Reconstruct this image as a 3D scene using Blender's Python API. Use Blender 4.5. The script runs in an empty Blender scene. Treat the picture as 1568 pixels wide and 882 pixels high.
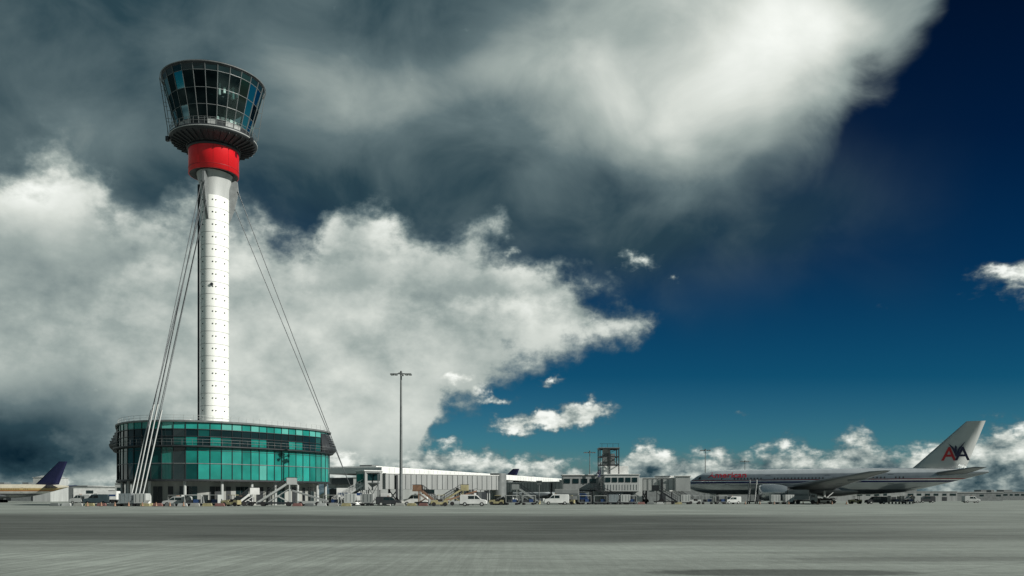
import bpy, math, random
from mathutils import Vector, Matrix
random.seed(7)
scene=bpy.context.scene
R=math.radians
# ------------------------------------------------------------------ materials
def mat(name,col,rough=0.6,metal=0.0,var=0.15,scale=1.5,spec=0.5,bump=0.0,streak=False):
    m=bpy.data.materials.new(name); m.use_nodes=True; nt=m.node_tree; b=nt.nodes['Principled BSDF']
    b.inputs['Roughness'].default_value=rough; b.inputs['Metallic'].default_value=metal
    b.inputs['Specular IOR Level'].default_value=spec
    tc=nt.nodes.new('ShaderNodeTexCoord'); n=nt.nodes.new('ShaderNodeTexNoise')
    n.inputs['Scale'].default_value=scale; n.inputs['Detail'].default_value=4
    mp=nt.nodes.new('ShaderNodeMapping'); nt.links.new(tc.outputs['Object'],mp.inputs[0]); nt.links.new(mp.outputs[0],n.inputs['Vector'])
    if streak: mp.inputs['Scale'].default_value=(1,1,0.12)
    r=nt.nodes.new('ShaderNodeMapRange'); r.inputs[1].default_value=0.3; r.inputs[2].default_value=0.7
    r.inputs[3].default_value=1-var; r.inputs[4].default_value=1+var
    nt.links.new(n.outputs[0],r.inputs[0])
    v=nt.nodes.new('ShaderNodeVectorMath'); v.operation='SCALE'; v.inputs[0].default_value=col[:3]
    nt.links.new(r.outputs[0],v.inputs['Scale']); nt.links.new(v.outputs[0],b.inputs['Base Color'])
    if bump>0:
        bp=nt.nodes.new('ShaderNodeBump'); bp.inputs['Strength'].default_value=bump
        nt.links.new(n.outputs[0],bp.inputs['Height']); nt.links.new(bp.outputs[0],b.inputs['Normal'])
    return m
def glassmat(name,tint,gl=0.25,k=.8):
    m=bpy.data.materials.new(name); m.use_nodes=True; nt=m.node_tree
    for n in list(nt.nodes): nt.nodes.remove(n)
    o=nt.nodes.new('ShaderNodeOutputMaterial'); t=nt.nodes.new('ShaderNodeBsdfTransparent'); g=nt.nodes.new('ShaderNodeBsdfGlossy')
    t.inputs[0].default_value=(*tint,1); g.inputs['Roughness'].default_value=0.03; g.inputs[0].default_value=(.6,.85,.85,1)
    f=nt.nodes.new('ShaderNodeFresnel'); f.inputs[0].default_value=1.45
    a=nt.nodes.new('ShaderNodeMath'); a.operation='MULTIPLY_ADD'; a.inputs[1].default_value=k; a.inputs[2].default_value=gl*0.1
    nt.links.new(f.outputs[0],a.inputs[0])
    mx=nt.nodes.new('ShaderNodeMixShader'); nt.links.new(a.outputs[0],mx.inputs[0]); nt.links.new(t.outputs[0],mx.inputs[1]); nt.links.new(g.outputs[0],mx.inputs[2])
    nt.links.new(mx.outputs[0],o.inputs[0]); return m
WHITE=mat('white_cladding',(.78,.80,.76),.45,0,.05,.4,streak=True)
WHITE2=mat('white_paint',(.7,.71,.69),.5,0,.12,.8)
LGREY=mat('light_grey_panel',(.40,.42,.41),.5,0,.15,.7,streak=True)
MGREY=mat('mid_grey_panel',(.27,.285,.28),.55,0,.2,.7,streak=True)
GREY=mat('grey_steel',(.17,.185,.185),.5,.2,.2,1)
DGREY=mat('dark_grey_steel',(.028,.033,.037),.5,.2,.25,1)
BLACK=mat('black_rubber',(.012,.012,.013),.7,0,.2,3)
SEAM=mat('seam_shadow_gap',(.22,.23,.23),.7,0,.1,2)
RED=mat('red_band_paint',(.66,.006,.012),.35,0,.06,.6)
REDJ=mat('red_joint',(.3,.005,.01),.5)
CONC=mat('concrete_wall',(.3,.31,.29),.8,0,.2,.6,bump=.1,streak=True)
TEAL=[mat('teal_glass_a',(.014,.205,.17),.16,0,.3,.25,.7),mat('teal_glass_b',(.02,.255,.215),.2,0,.3,.25,.7),mat('teal_glass_c',(.010,.155,.13),.12,0,.3,.3,.7),mat('teal_glass_light',(.09,.36,.31),.2,0,.15,.3,.7)]
DGLASS=mat('dark_window_glass',(.006,.018,.02),.08,0,.2,.3,.6)
DTEAL=mat('dark_and_shaded_teal_glass',(.006,.055,.05),.1,0,.3,.3,.6)  # dark teal panes, also the shaded tone on the building's left side
CABG=glassmat('cab_glass_dark',(.05,.11,.11),.1,.5)
CABL=glassmat('cab_glass_clear',(.66,.80,.78),.3)
CABLE=mat('steel_cable',(.09,.10,.105),.4,.5,.05,1)
ORANGE=mat('faded_orange_paint',(.28,.16,.10),.6,0,.25,2)
YEL=mat('faded_yellow_paint',(.32,.29,.16),.6,0,.25,2)
BLUE=mat('blue_paint',(.02,.05,.14),.4,0,.1,2)
NAVY=mat('navy_paint',(.01,.013,.05),.35,0,.1,1)
REDP=mat('red_paint',(.42,.015,.02),.4,0,.1,1)
TITLE=mat('title_red_paint',(.36,.015,.03),.4,0,.1,1)
MAROON=mat('faded_red_paint',(.20,.10,.09),.6,0,.2,1)
PIERROOF=mat('pier_roof_white',(.72,.74,.72),.5,0,.1,.2)
SILVER=mat('polished_aluminium',(.5,.53,.55),.25,.8,.1,.3)
WINGM=mat('wing_grey',(.15,.165,.175),.4,.3,.12,.4)
# ------------------------------------------------------------------ mesh builder
class MB:
    def __init__(s): s.v=[];s.f=[];s.m=[];s.s=[];s.mats=[]
    def add(s,vs,fs,mt,smooth=False):
        if mt not in s.mats: s.mats.append(mt)
        i=s.mats.index(mt); o=len(s.v); s.v+= [tuple(v) for v in vs]
        for f in fs: s.f.append([a+o for a in f]); s.m.append(i); s.s.append(smooth)
    def box(s,c,sz,mt,rz=0):
        x,y,z=[a/2 for a in sz]; M=Matrix.Rotation(rz,3,'Z'); c=Vector(c)
        vs=[c+M@Vector((i*x,j*y,k*z)) for i in(-1,1) for j in(-1,1) for k in(-1,1)]
        s.add(vs,[(0,1,3,2),(4,6,7,5),(0,4,5,1),(2,3,7,6),(0,2,6,4),(1,5,7,3)],mt)
    def beam(s,p0,p1,w,mt,h=None):
        p0=Vector(p0);p1=Vector(p1);d=(p1-p0).normalized(); h=h or w
        up=Vector((0,0,1)) if abs(d.z)<.95 else Vector((0,1,0))
        a=d.cross(up).normalized(); b=a.cross(d).normalized()
        vs=[p+a*(i*w/2)+b*(j*h/2) for p in(p0,p1) for i,j in((-1,-1),(1,-1),(1,1),(-1,1))]
        s.add(vs,[(3,2,1,0),(4,5,6,7),(0,1,5,4),(1,2,6,5),(2,3,7,6),(3,0,4,7)],mt)
    def tube(s,p0,p1,r0,r1,mt,n=14,caps=True,smooth=True):
        p0=Vector(p0);p1=Vector(p1);d=(p1-p0).normalized()
        up=Vector((0,0,1)) if abs(d.z)<.95 else Vector((0,1,0))
        a=d.cross(up).normalized(); b=a.cross(d).normalized()
        vs=[]
        for p,r in((p0,r0),(p1,r1)):
            for i in range(n):
                t=2*math.pi*i/n; vs.append(p+a*(r*math.cos(t))+b*(r*math.sin(t)))
        s.add(vs,[(i,(i+1)%n,n+(i+1)%n,n+i) for i in range(n)],mt,smooth)
        if caps: s.add(vs,[tuple(range(n))[::-1],tuple(range(n,2*n))],mt)
    def loft(s,rings,mt,smooth=True,caps=True,closed=True):
        n=len(rings[0]); vs=[v for r in rings for v in r]; fs=[]
        for k in range(len(rings)-1):
            for i in range(n if closed else n-1):
                j=(i+1)%n; fs.append((k*n+i,k*n+j,(k+1)*n+j,(k+1)*n+i))
        s.add(vs,fs,mt,smooth)
        if caps: s.add(rings[0],[tuple(range(n))[::-1]],mt); s.add(rings[-1],[tuple(range(n))],mt)
    def lathe(s,prof,mt,n=48,smooth=True,rf=None):
        rings=[[( (r+(rf(2*math.pi*i/n) if rf else 0))*math.cos(2*math.pi*i/n),(r+(rf(2*math.pi*i/n) if rf else 0))*math.sin(2*math.pi*i/n),z) for i in range(n)] for r,z in prof]
        s.loft(rings,mt,smooth,False)
    def ext(s,prof,y0,y1,mt):
        n=len(prof); vs=[(x,y0,z) for x,z in prof]+[(x,y1,z) for x,z in prof]
        s.add(vs,[tuple(range(n)),tuple(range(n,2*n))[::-1]]+[(i,n+i,n+(i+1)%n,(i+1)%n) for i in range(n)],mt)
    def build(s,name,parent=None,bevel=0):
        me=bpy.data.meshes.new(name); me.from_pydata(s.v,[],s.f)
        for m in s.mats: me.materials.append(m)
        me.polygons.foreach_set('material_index',s.m); me.polygons.foreach_set('use_smooth',s.s)
        me.validate(); me.update()
        o=bpy.data.objects.new(name,me); scene.collection.objects.link(o)
        import bmesh
        bm=bmesh.new(); bm.from_mesh(me)
        bmesh.ops.recalc_face_normals(bm,faces=bm.faces); bm.to_mesh(me); bm.free()
        if bevel>0:
            md=o.modifiers.new('bevel','BEVEL'); md.width=bevel; md.segments=2; md.limit_method='ANGLE'
        if parent: o.parent=parent
        return o
def empty(name,loc=(0,0,0),rz=0,sc=1):
    e=bpy.data.objects.new(name,None); e.location=loc; e.rotation_euler=(0,0,rz); e.scale=(sc,sc,sc); e.empty_display_size=.5
    scene.collection.objects.link(e); return e
def pol(r,t,z): return Vector((r*math.cos(t),r*math.sin(t),z))
# ------------------------------------------------------------------ CONTROL TOWER
TC=(-59.0,168,0)
tw=empty('control_tower',TC)
ANG=[R(-96),R(24),R(144)]
def tri(t,a): return a*math.cos(3*(t-ANG[0]))
MR=2.68
b=MB()
N=60
b.lathe([(MR,0),(MR,60.5)],WHITE,N,rf=lambda t:tri(t,.17))
b.lathe([(MR,60.5),(MR+.05,62.5),(3.4,65.2)],LGREY,N,rf=lambda t:tri(t,.17))
o=b.build('mast',tw)
b=MB()
z=14.5
while z<60:
    b.lathe([(MR-.01,z),(MR+.025,z),(MR+.025,z+.06),(MR-.01,z+.06)],SEAM,N,rf=lambda t:tri(t,.17)); z+=2.42
z=16
while z<60:
    for t in (-118,-75,-62,-20):
        tt=R(t); p=pol(MR+.05+tri(tt,.17),tt,z); b.tube(p-pol(.1,tt,0),p+pol(.03,tt,0),.13,.13,DGREY,8)
    z+=2.42
for t in (R(-165),R(-158)):
    b.beam(pol(MR+.15,t,14),pol(MR+.15,t,63),.3,DGREY)
z=15
while z<62:
    b.beam(pol(MR+.22,R(-166),z),pol(MR+.22,R(-157),z),.1,DGREY); z+=1.2
p=pol(MR+.15,R(-78),43); b.tube(p,p+Vector((.05,-.25,0)),.28,.28,DGREY)
b.build('mast_panel_joints',tw)
b=MB()
for t in ANG:
    q=t+math.pi/2; w=pol(.28,q,0); w.z=0
    prof=[(2.4,65.3),(4.5,64.4),(4.7,62.3),(3.9,58.6),(2.7,55.3),(2.4,55.3)]
    vs=[];n=len(prof)
    for sgn in(-1,1):
        for r,z in prof: vs.append(pol(r,t,z)+w*sgn)
    b.add(vs,[tuple(range(n)),tuple(range(n,2*n))[::-1]]+[(i,n+i,n+(i+1)%n,(i+1)%n) for i in range(n)],GREY)
b.build('cable_brackets',tw,.05)
b=MB()
for k,t in enumerate(ANG):
    q=pol(1,t+math.pi/2,0); q.z=0
    base=pol(28,t,1.6)
    for r,z,off in((4.5,62.6,.35),(4.0,58.9,1.0)):
        for sgn in(-1,1):
            if k==1 and sgn==1: continue
            b.tube(pol(r,t,z)+q*sgn*.35,base+q*sgn*off,.075,.075,CABLE,8)
            d=(pol(r,t,z)-base)
            if k==0: b.tube(base+q*sgn*off,base+q*sgn*off+d*.26,.11,.11,LGREY,8)
b.build('stay_cables',tw)
b=MB()
for t in ANG:
    p=pol(28,t,0)
    rings=[]
    for r,z in((2.3,0),(2.2,.7),(1.3,1.5),(1.0,2.1)):
        rings.append([p+pol(r,2*math.pi*i/8+t,z) for i in range(8)])
    b.loft(rings,WHITE2,False)
b.build('cable_anchor_blocks',tw,.05)
RB=4.75
b=MB()
b.lathe([(RB-.2,65.05),(RB,65.1),(RB,71.0)],RED,72)
b.build('red_band',tw)
b=MB()
b.lathe([(3.1,65.4),(RB-.2,65.05)],DGREY,72)
b.lathe([(RB,65.9),(RB+.04,65.92),(RB+.04,66.0),(RB,66.02)],REDJ,72)
for i in range(10):
    t=i*math.pi/5; b.beam(pol(RB,t,65.1),pol(RB,t,70.5),.04,REDJ)
b.build('red_band_trim',tw)
b=MB()
b.lathe([(4.7,70.0),(5.2,70.3),(7.3,71.0),(8.05,71.25),(8.25,71.5),(8.25,71.95),(8.0,72.1),(6.2,72.15)],DGREY,72)
b.lathe([(8.26,71.55),(8.32,71.6),(8.32,71.68),(8.26,71.72)],LGREY,72)
b.lathe([(4.7,69.6),(5.0,69.6),(5.05,70.1),(4.7,70.12)],DGREY,72)
for i in range(36):
    t=i*math.pi/18; b.beam(pol(5.2,t,70.15),pol(7.9,t,71.05),.1,DGREY,.25)
b.build('gallery_deck',tw)
b=MB()
for i in range(48):
    t=i*2*math.pi/48; b.beam(pol(8.1,t,72.0),pol(8.1,t,73.3),.05,GREY)
for zz in(72.6,73.3): b.lathe([(8.07,zz),(8.13,zz),(8.13,zz+.05),(8.07,zz+.05),(8.07,zz)],GREY,72)
for t in(R(170),R(180),R(192),R(203),R(8)):
    b.beam(pol(8.4,t,72.4),pol(9.95,t,82.6),.09,GREY)
    for zz,f in((75,.25),(78,.55),(81,.84)):
        b.beam(pol(7.0+2.9*f,t,zz),pol(8.4+1.55*f,t,zz),.07,GREY)
b.lathe([(9.8,82.9),(9.92,82.9),(9.92,83.02),(9.8,83.02),(9.8,82.9)],GREY,72)
for t in(R(200),R(-15)):
    p=pol(8.5,t,71.2); b.box(p,(.6,.6,.9),DGREY); b.beam(p+Vector((0,0,-.4)),p+Vector((0,0,2.2)),.06,DGREY)
b.build('gallery_railings',tw)
NP=26; levels=[72.2,73.5,75.9,78.7,81.6,82.7]
def cr(z): return 6.6+(z-72.2)/(82.7-72.2)*2.95
b=MB(); g=MB()
for i in range(NP):
    t0=2*math.pi*i/NP+.05; t1=2*math.pi*(i+1)/NP+.05; tm=(t0+t1)/2; deg=math.degrees(tm)%360
    for k in range(5):
        z0,z1=levels[k],levels[k+1]
        vs=[pol(cr(z0),t0,z0),pol(cr(z0),t1,z0),pol(cr(z1),t1,z1),pol(cr(z1),t0,z1)]
        m=CABG
        if k==0 : m=DGREY if random.random()<.6 else LGREY
        elif 297<deg<313 or 78<deg<108: m=CABL
        elif 311<deg<338 and random.random()<.3: m=CABL
        if k==4: m=DGLASS
        g.add(vs,[(0,1,2,3)],m)
    b.beam(pol(cr(72.2)+.03,t0,72.2),pol(cr(82.7)+.03,t0,82.7),.09,GREY,.16)
for zz in levels[1:-1]:
    for i in range(NP):
        t0=2*math.pi*i/NP+.05; t1=2*math.pi*(i+1)/NP+.05
        b.beam(pol(cr(zz)+.03,t0,zz),pol(cr(zz)+.03,t1,zz),.07,GREY)
b.build('cab_mullions',tw); g.build('cab_glazing',tw)
b=MB()
b.lathe([(9.4,82.6),(9.65,82.7),(9.7,83.1),(9.5,83.3),(5,83.6),(0.01,83.7)],DGREY,72)
b.lathe([(0.01,82.4),(9.4,82.5)],DGREY,72)
b.lathe([(0.01,72.25),(6.6,72.25)],DGREY,48)
b.lathe([(1.9,72.3),(1.9,82.4)],DGREY,24)
b.lathe([(0.01,78.5),(5.6,78.5),(5.6,78.8),(0.01,78.8)],DGREY,48)
for i in range(6):
    t=R(297+i*8); b.box(pol(5.6,t,73.8),(1.0,.6,1.3),WHITE2,t); 
for i in range(5):
    t=R(299+i*8); b.box(pol(6.2,t,79.6),(.6,.4,1.1 if i%3 else 2.2),WHITE2 if i%2 else LGREY,t)
b.build('cab_roof_and_interior',tw)
b=MB()
for x,y,h in((2,1,2.4),(-3,0,1.6)):
    b.tube((x,y,83.4),(x,y,83.7+h*.45),.05,.03,DGREY,6)
b.build('roof_antennas',tw)
# ------------------------------------------------------------------ ROUND BUILDING
rb=empty('round_glass_building',(-58.3,168,0))
def rr(t,off=0): return 19.9+1.98*math.cos(3*(t-ANG[0]))+off
NS=68
def rp(t,off,z): return pol(rr(t,off),t,z)
def strip(b,prof,mt,n=136,smooth=False):
    b.lathe(prof,mt,n,smooth,rf=lambda t:rr(t))
b=MB()
strip(b,[(-2.6,0),(-2.6,4.3)],CONC)
strip(b,[(-3,4.3),(.25,4.3),(.25,4.62),(-.5,4.62)],DGREY)
strip(b,[(-.5,10.1),(.3,10.1),(.8,10.25),(.8,10.45),(-.3,10.5)],DGREY)
strip(b,[(-.5,14.5),(.35,14.5),(.4,14.75),(.0,14.85),(-.3,14.75)],GREY)
strip(b,[(-.35,14.7),(-18.5,14.8)],LGREY)
b.build('slabs_and_core',rb)
g=MB(); f=MB()
rows=[(4.62,7.35,0),(7.35,10.1,0),(10.5,12.05,1),(12.05,13.3,2),(13.3,14.5,3)]
for i in range(NS):
    t0=2*math.pi*i/NS; t1=2*math.pi*(i+1)/NS; tm=(t0+t1)/2; deg=math.degrees(tm)%360
    for ri,(z0,z1,ty) in enumerate(rows):
        rnd=random.random()
        if ty==0: m=TEAL[0] if rnd<.42 else TEAL[1] if rnd<.72 else TEAL[2] if rnd<.95 else TEAL[3]
        elif ty==1: m=TEAL[1] if rnd<.15 else TEAL[2] if rnd<.5 else DTEAL if rnd<.7 else DGLASS
        elif ty==2: m=DGLASS if rnd<.8 else DTEAL
        else: m=TEAL[3] if rnd<.3 else TEAL[1] if rnd<.8 else TEAL[0]
        if 90<deg<263 and ty!=3: m=DGLASS if (rnd<.5 or ty==2) else DTEAL  # side away from the sun: shade put into the panel colours
        elif 263<=deg<279 and ty!=3: m=DGLASS if rnd<.3 or ty==2 else DTEAL if rnd<.6 else TEAL[2]  # mixed panels where that painted shade fades out
        off=0 if ty==0 else -.05
        j=[random.uniform(-.018,.018) for _ in range(4)]
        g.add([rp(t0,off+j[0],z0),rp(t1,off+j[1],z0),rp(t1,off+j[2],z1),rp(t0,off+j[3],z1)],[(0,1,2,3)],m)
    f.beam(rp(t0,.05,4.62),rp(t0,.05,10.1),.08,DGREY,.16)
    f.beam(rp(t0,.0,10.5),rp(t0,.0,14.5),.07,DGREY,.14)
    for zz,w in((7.35,.11),(12.05,.09),(13.3,.11),(9.6,.05)):
        f.beam(rp(t0,.05,zz),rp(t1,.05,zz),w,DGREY if zz!=7.35 else GREY)
g.build('glazing_panels',rb); f.build('window_frames',rb)
b=MB()
for i in range(42):
    t=2*math.pi*i/42
    if i%2==0: b.tube(rp(t,-.8,0),rp(t,-.8,4.3),.28,.28,LGREY,10)
for i in range(120):
    t=2*math.pi*(i+.5)/120; dt=2*math.pi/260
    k=i%10
    if k in(0,1,2,5,6,8): 
        m=DGLASS if k<3 else DGREY
        b.add([rp(t-dt,-2.55,.1),rp(t+dt,-2.55,.1),rp(t+dt,-2.55,3.4),rp(t-dt,-2.55,3.4)],[(0,1,2,3)],m)
b.build('ground_floor_columns',rb)
b=MB()
for i in range(84):
    t=2*math.pi*i/84
    b.beam(rp(t,.75,10.5),rp(t,.75,11.5),.04,GREY)
    b.beam(rp(t,-.1,14.8),rp(t,-.1,15.7),.045,LGREY)
n=136
for off,zz in((.75,11.5),(.75,11.0),(-.1,15.7),(-.1,15.25)):
    for i in range(n):
        b.beam(rp(2*math.pi*i/n,off,zz),rp(2*math.pi*(i+1)/n,off,zz),.04,LGREY if zz>15 else GREY)
b.build('walkway_railings',rb)
b=MB()
for t0,t1 in((R(150),R(225)),(R(0),R(40))):
    n=24; P=[(.2,10.3),(.9,10.45),(1.35,10.9),(1.45,11.3),(1.3,11.45),(.9,12.2),(.3,13.6),(.0,14.2)]
    rings=[]
    for i in range(n+1):
        a=t0+(t1-t0)*i/n; k=min(1,i/4,(n-i)/4)
        rings.append([rp(a,o*(.15+.85*k),z) for o,z in P])
    b.loft(rings,DGREY,False,False,False)
    for q in range(5):
        zz=11.9+q*.5; o=1.1-.27*q
        for i in range(3,n-3):
            a=t0+(t1-t0)*i/n; c=t0+(t1-t0)*(i+1)/n
            b.beam(rp(a,o+.1,zz),rp(c,o+.1,zz),.2,GREY,.05)
b.build('sun_louvres',rb)
b=MB()
b.box((-4.5,-3,15.6),(2.6,3,1.8),LGREY); b.box((-6,2,15.4),(5,3,1.2),GREY); b.box((6,4,15.3),(7,4,1.1),LGREY)
b.box((-3.9,-5,15.4),(1.4,1.4,2.0),WHITE2)
b.tube((-.7,0,14.8),(-.7,0,15.6),3.6,3.4,CONC,32)
b.build('roof_plant',rb,.04)
# ------------------------------------------------------------------ AIRLINER
def airliner(name,loc,rz,sc,scheme):
    e=empty(name,loc,rz,sc); H=5.25
    m=bpy.data.materials.new(name+'_livery'); m.use_nodes=True; nt=m.node_tree; bs=nt.nodes['Principled BSDF']
    tc=nt.nodes.new('ShaderNodeTexCoord'); sp=nt.nodes.new('ShaderNodeSeparateXYZ'); nt.links.new(tc.outputs['Object'],sp.inputs[0])
    mr=nt.nodes.new('ShaderNodeMapRange'); mr.inputs[1].default_value=H-4; mr.inputs[2].default_value=H+4; nt.links.new(sp.outputs[2],mr.inputs[0])
    cr_=nt.nodes.new('ShaderNodeValToRGB'); cr_.color_ramp.interpolation='CONSTANT'
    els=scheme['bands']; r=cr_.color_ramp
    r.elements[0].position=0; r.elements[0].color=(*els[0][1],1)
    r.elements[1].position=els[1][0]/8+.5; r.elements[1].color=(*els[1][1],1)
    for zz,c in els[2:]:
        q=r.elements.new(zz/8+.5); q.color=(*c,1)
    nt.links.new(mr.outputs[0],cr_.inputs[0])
    nz=nt.nodes.new('ShaderNodeTexNoise'); nz.inputs['Scale'].default_value=.6; nt.links.new(tc.outputs['Object'],nz.inputs['Vector'])
    mr2=nt.nodes.new('ShaderNodeMapRange'); mr2.inputs[3].default_value=.75; mr2.inputs[4].default_value=1.15; nt.links.new(nz.outputs[0],mr2.inputs[0])
    vm=nt.nodes.new('ShaderNodeVectorMath'); vm.operation='SCALE'; nt.links.new(cr_.outputs[0],vm.inputs[0]); nt.links.new(mr2.outputs[0],vm.inputs['Scale'])
    nt.links.new(vm.outputs[0],bs.inputs['Base Color']); bs.inputs['Metallic'].default_value=scheme['metal']; bs.inputs['Roughness'].default_value=.2
    ST=[(0,.06,-.75),(.5,.75,-.7),(1.3,1.3,-.55),(2.6,1.95,-.35),(4.3,2.55,-.15),(6.5,2.95,-.03),(9,3.1,0),(26,3.1,0),(43,3.1,0),(49,2.85,.22),(54,2.3,.65),(59,1.6,1.15),(63,1.0,1.6),(66,.5,1.9),(67,.2,1.95)]
    def prof(x):
        for a,c in zip(ST,ST[1:]):
            if a[0]<=x<=c[0]:
                u=(x-a[0])/(c[0]-a[0]); return a[1]+(c[1]-a[1])*u,a[2]+(c[2]-a[2])*u
        return 3.1,0
    b=MB(); n=32
    b.loft([[(x,r*math.cos(2*math.pi*i/n),H+zc+r*math.sin(2*math.pi*i/n)) for i in range(n)] for x,r,zc in ST],m)
    rings=[]
    for x,w,h in((20,.3,.2),(23,2.4,.9),(28,3.4,1.3),(36,3.5,1.3),(40,2.2,.8),(43,.3,.2)):
        rings.append([(x,w*math.cos(2*math.pi*i/16),H-2.2+h*math.sin(2*math.pi*i/16)) for i in range(16)])
    b.loft(rings,WINGM)
    b.build('fuselage',e)
    b=MB()
    def surf(x,z,o=.02):
        r,zc=prof(x); dz=z-zc; return (x,-(math.sqrt(max(r*r-dz*dz,.01))+o),H+z)
    for sgn in(1,-1):
        x=9.0
        while x<50:
            if not any(abs(x-d)<.9 for d in(10.5,20,33.5,47)):
                vs=[surf(x,.62),surf(x+.3,.62),surf(x+.3,1.02),surf(x,1.02)]
                b.add([(p[0],p[1]*sgn,p[2]) for p in vs],[(0,1,2,3)],BLACK)
            x+=.78
        for x,w in((2.35,.7),(3.15,.8)):
            vs=[surf(x,.75,.03),surf(x+w,.8,.03),surf(x+w,1.5,.03),surf(x+.25,1.3,.03)]
            b.add([(p[0],p[1]*sgn,p[2]) for p in vs],[(0,1,2,3)],BLACK)
        for x in(10.0,19.5,33,46.5):
            for x0,x1,z0,z1 in((x,x+.07,-.5,1.5),(x+1.1,x+1.17,-.5,1.5),(x,x+1.17,1.5,1.57),(x,x+1.17,-.57,-.5)):
                vs=[surf(x0,z0),surf(x1,z0),surf(x1,z1),surf(x0,z1)]
                b.add([(p[0],p[1]*sgn,p[2]) for p in vs],[(0,1,2,3)],DGREY)
    b.build('cabin_windows_and_doors',e)
    def foil(xl,xt,y,z,t):
        c=xt-xl; P=[(0,0),(.08,.5),(.3,.62),(.6,.4),(1,.02),(.6,-.25),(.3,-.38),(.08,-.35)]
        return [(xl+c*u,y,z+t*w) for u,w in P]
    b=MB()
    for s in(-1,1):
        b.loft([foil(20.5,35,s*2.0,H-1.9,1.7),foil(27,37.8,s*10,H-1.0,1.1),foil(42.5,46.3,s*29,H+1.3,.4),foil(45.4,46.8,s*31,H+1.55,.1)],WINGM)
        for yy in(8,14,20):
            xx=37.5+(yy-10)*.45; b.tube((xx-3.5,s*yy,H-1.55+yy*.075),(xx+1.8,s*yy,H-1.5+yy*.09),.42,.08,WINGM,10)
    b.build('wings',e)
    b=MB()
    for s in(-1,1):
        b.loft([foil(55.5,62.6,s*.8,H+1.5,.8),foil(62.8,65.6,s*10.6,H+2.6,.25)],scheme['stab'])
    b.build('tailplane',e)
    b=MB()
    def ff(xl,xt,z,t):
        c=xt-xl; return [(xl+c*u,t*w,z) for u,w in((0,0),(.1,.5),(.35,.8),(.7,.5),(1,.03),(.7,-.5),(.35,-.8),(.1,-.5))]
    b.loft([ff(48,53,H+2.3,.1),ff(51.6,62.5,H+2.9,.5),ff(52.9,63,H+4.1,.45),ff(62.6,66.4,H+13.3,.2)],scheme['fin'])
    b.build('tail_fin',e)
    b=MB()
    for s in(-1,1):
        y=s*9.8; z=H-2.55
        P=[(0,1.55),(.15,1.72),(1,1.9),(3,1.95),(5,1.7),(6.3,1.3)]
        b.loft([[(19+x,y+r*math.cos(2*math.pi*i/24),z+r*math.sin(2*math.pi*i/24)) for i in range(24)] for x,r in P],scheme['eng'],True,False)
        P=[(0,1.55),(.6,1.45),(1.0,1.42)]
        b.loft([[(19+x,y+r*math.cos(2*math.pi*i/24),z+r*math.sin(2*math.pi*i/24)) for i in range(24)] for x,r in P],SILVER,True,False)
        b.tube((20,y,z),(20.1,y,z),1.42,1.42,BLACK,24); b.tube((19.5,y,z),(20.05,y,z),.05,.45,GREY,12)
        b.tube((25.2,y,z),(27.4,y,z),1.25,.3,DGREY,16)
        b.loft([[(22,y-.2,z+1.6),(27,y-.2,z+1.3),(31,y-.1,H-1.2),(25,y-.1,H-1.1)],[(22,y+.2,z+1.6),(27,y+.2,z+1.3),(31,y+.1,H-1.2),(25,y+.1,H-1.1)]],WINGM,False)
    b.build('engines',e)
    b=MB()
    for x,y in((33,-5.4),(33,5.4)):
        b.tube((x,y,H-2.2),(x,y,.9),.28,.22,LGREY,10); b.beam((x-1.5,y,.75),(x+1.5,y,.75),.25,GREY)
        b.beam((x+.2,y,1.2),(x+2,y*.6,H-2.4),.15,LGREY)
        for dx in(-1.45,0,1.45):
            for dy in(-.62,.62):
                b.tube((x+dx,y+dy-.24,.68),(x+dx,y+dy+.24,.68),.68,.68,BLACK,18)
    b.tube((7.5,0,H-2.6),(7.5,0,.6),.18,.16,LGREY,10)
    for dy in(-.35,.35): b.tube((7.5,dy-.17,.54),(7.5,dy+.17,.54),.54,.54,BLACK,18)
    b.box((6.6,-.5,1.9),(1.6,.06,1.2),WHITE2); b.box((6.6,.5,1.9),(1.6,.06,1.2),WHITE2)
    b.build('landing_gear',e)
    def text(s,size,mt,nm,fn,bold=.02):
        c=bpy.data.curves.new(nm,'FONT'); c.body=s; c.size=size; c.offset=bold*size
        o=bpy.data.objects.new('tmp',c); scene.collection.objects.link(o); bpy.context.view_layer.update()
        me=bpy.data.meshes.new_from_object(o); bpy.data.objects.remove(o)
        for v in me.vertices: v.co=Vector(fn(v.co.x,v.co.y))
        me.materials.clear(); me.materials.append(mt)
        o=bpy.data.objects.new(nm,me); scene.collection.objects.link(o); o.parent=e
    if scheme.get('text'):
        text('American',2.4,TITLE,'fuselage_lettering',lambda x,y: surf(5.8+x,1.15+y*.8,.05),.014)
        text('A',4.3,REDP,'fin_letter_red',lambda x,y:(57.6+x*1.0+.05*y,-.47,H+4.6+y),.012)
        text('A',4.3,NAVY,'fin_letter_blue',lambda x,y:(60.3+x*1.0+.05*y,-.475,H+4.6+y),.012)
        q=MB(); q.add([(x,-.48,z+H) for x,z in((60.3,5.6),(60.9,7.2),(62.4,8.8),(61.3,7.0),(60.7,5.3))],[(0,1,2,3,4)],NAVY)
        q.add([(x,-.482,z+H) for x,z in((60.4,5.5),(59.8,7.0),(58.9,8.5),(60.1,7.4),(60.6,6.2))],[(0,1,2,3,4)],NAVY)
        q.add([(x,-.484,z+H) for x,z in((60.2,7.2),(60.35,8.0),(60.7,7.6),(60.65,6.4),(60.35,6.4))],[(0,1,2,3,4)],NAVY)
        q.build('fin_eagle_emblem',e)
    return e
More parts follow.
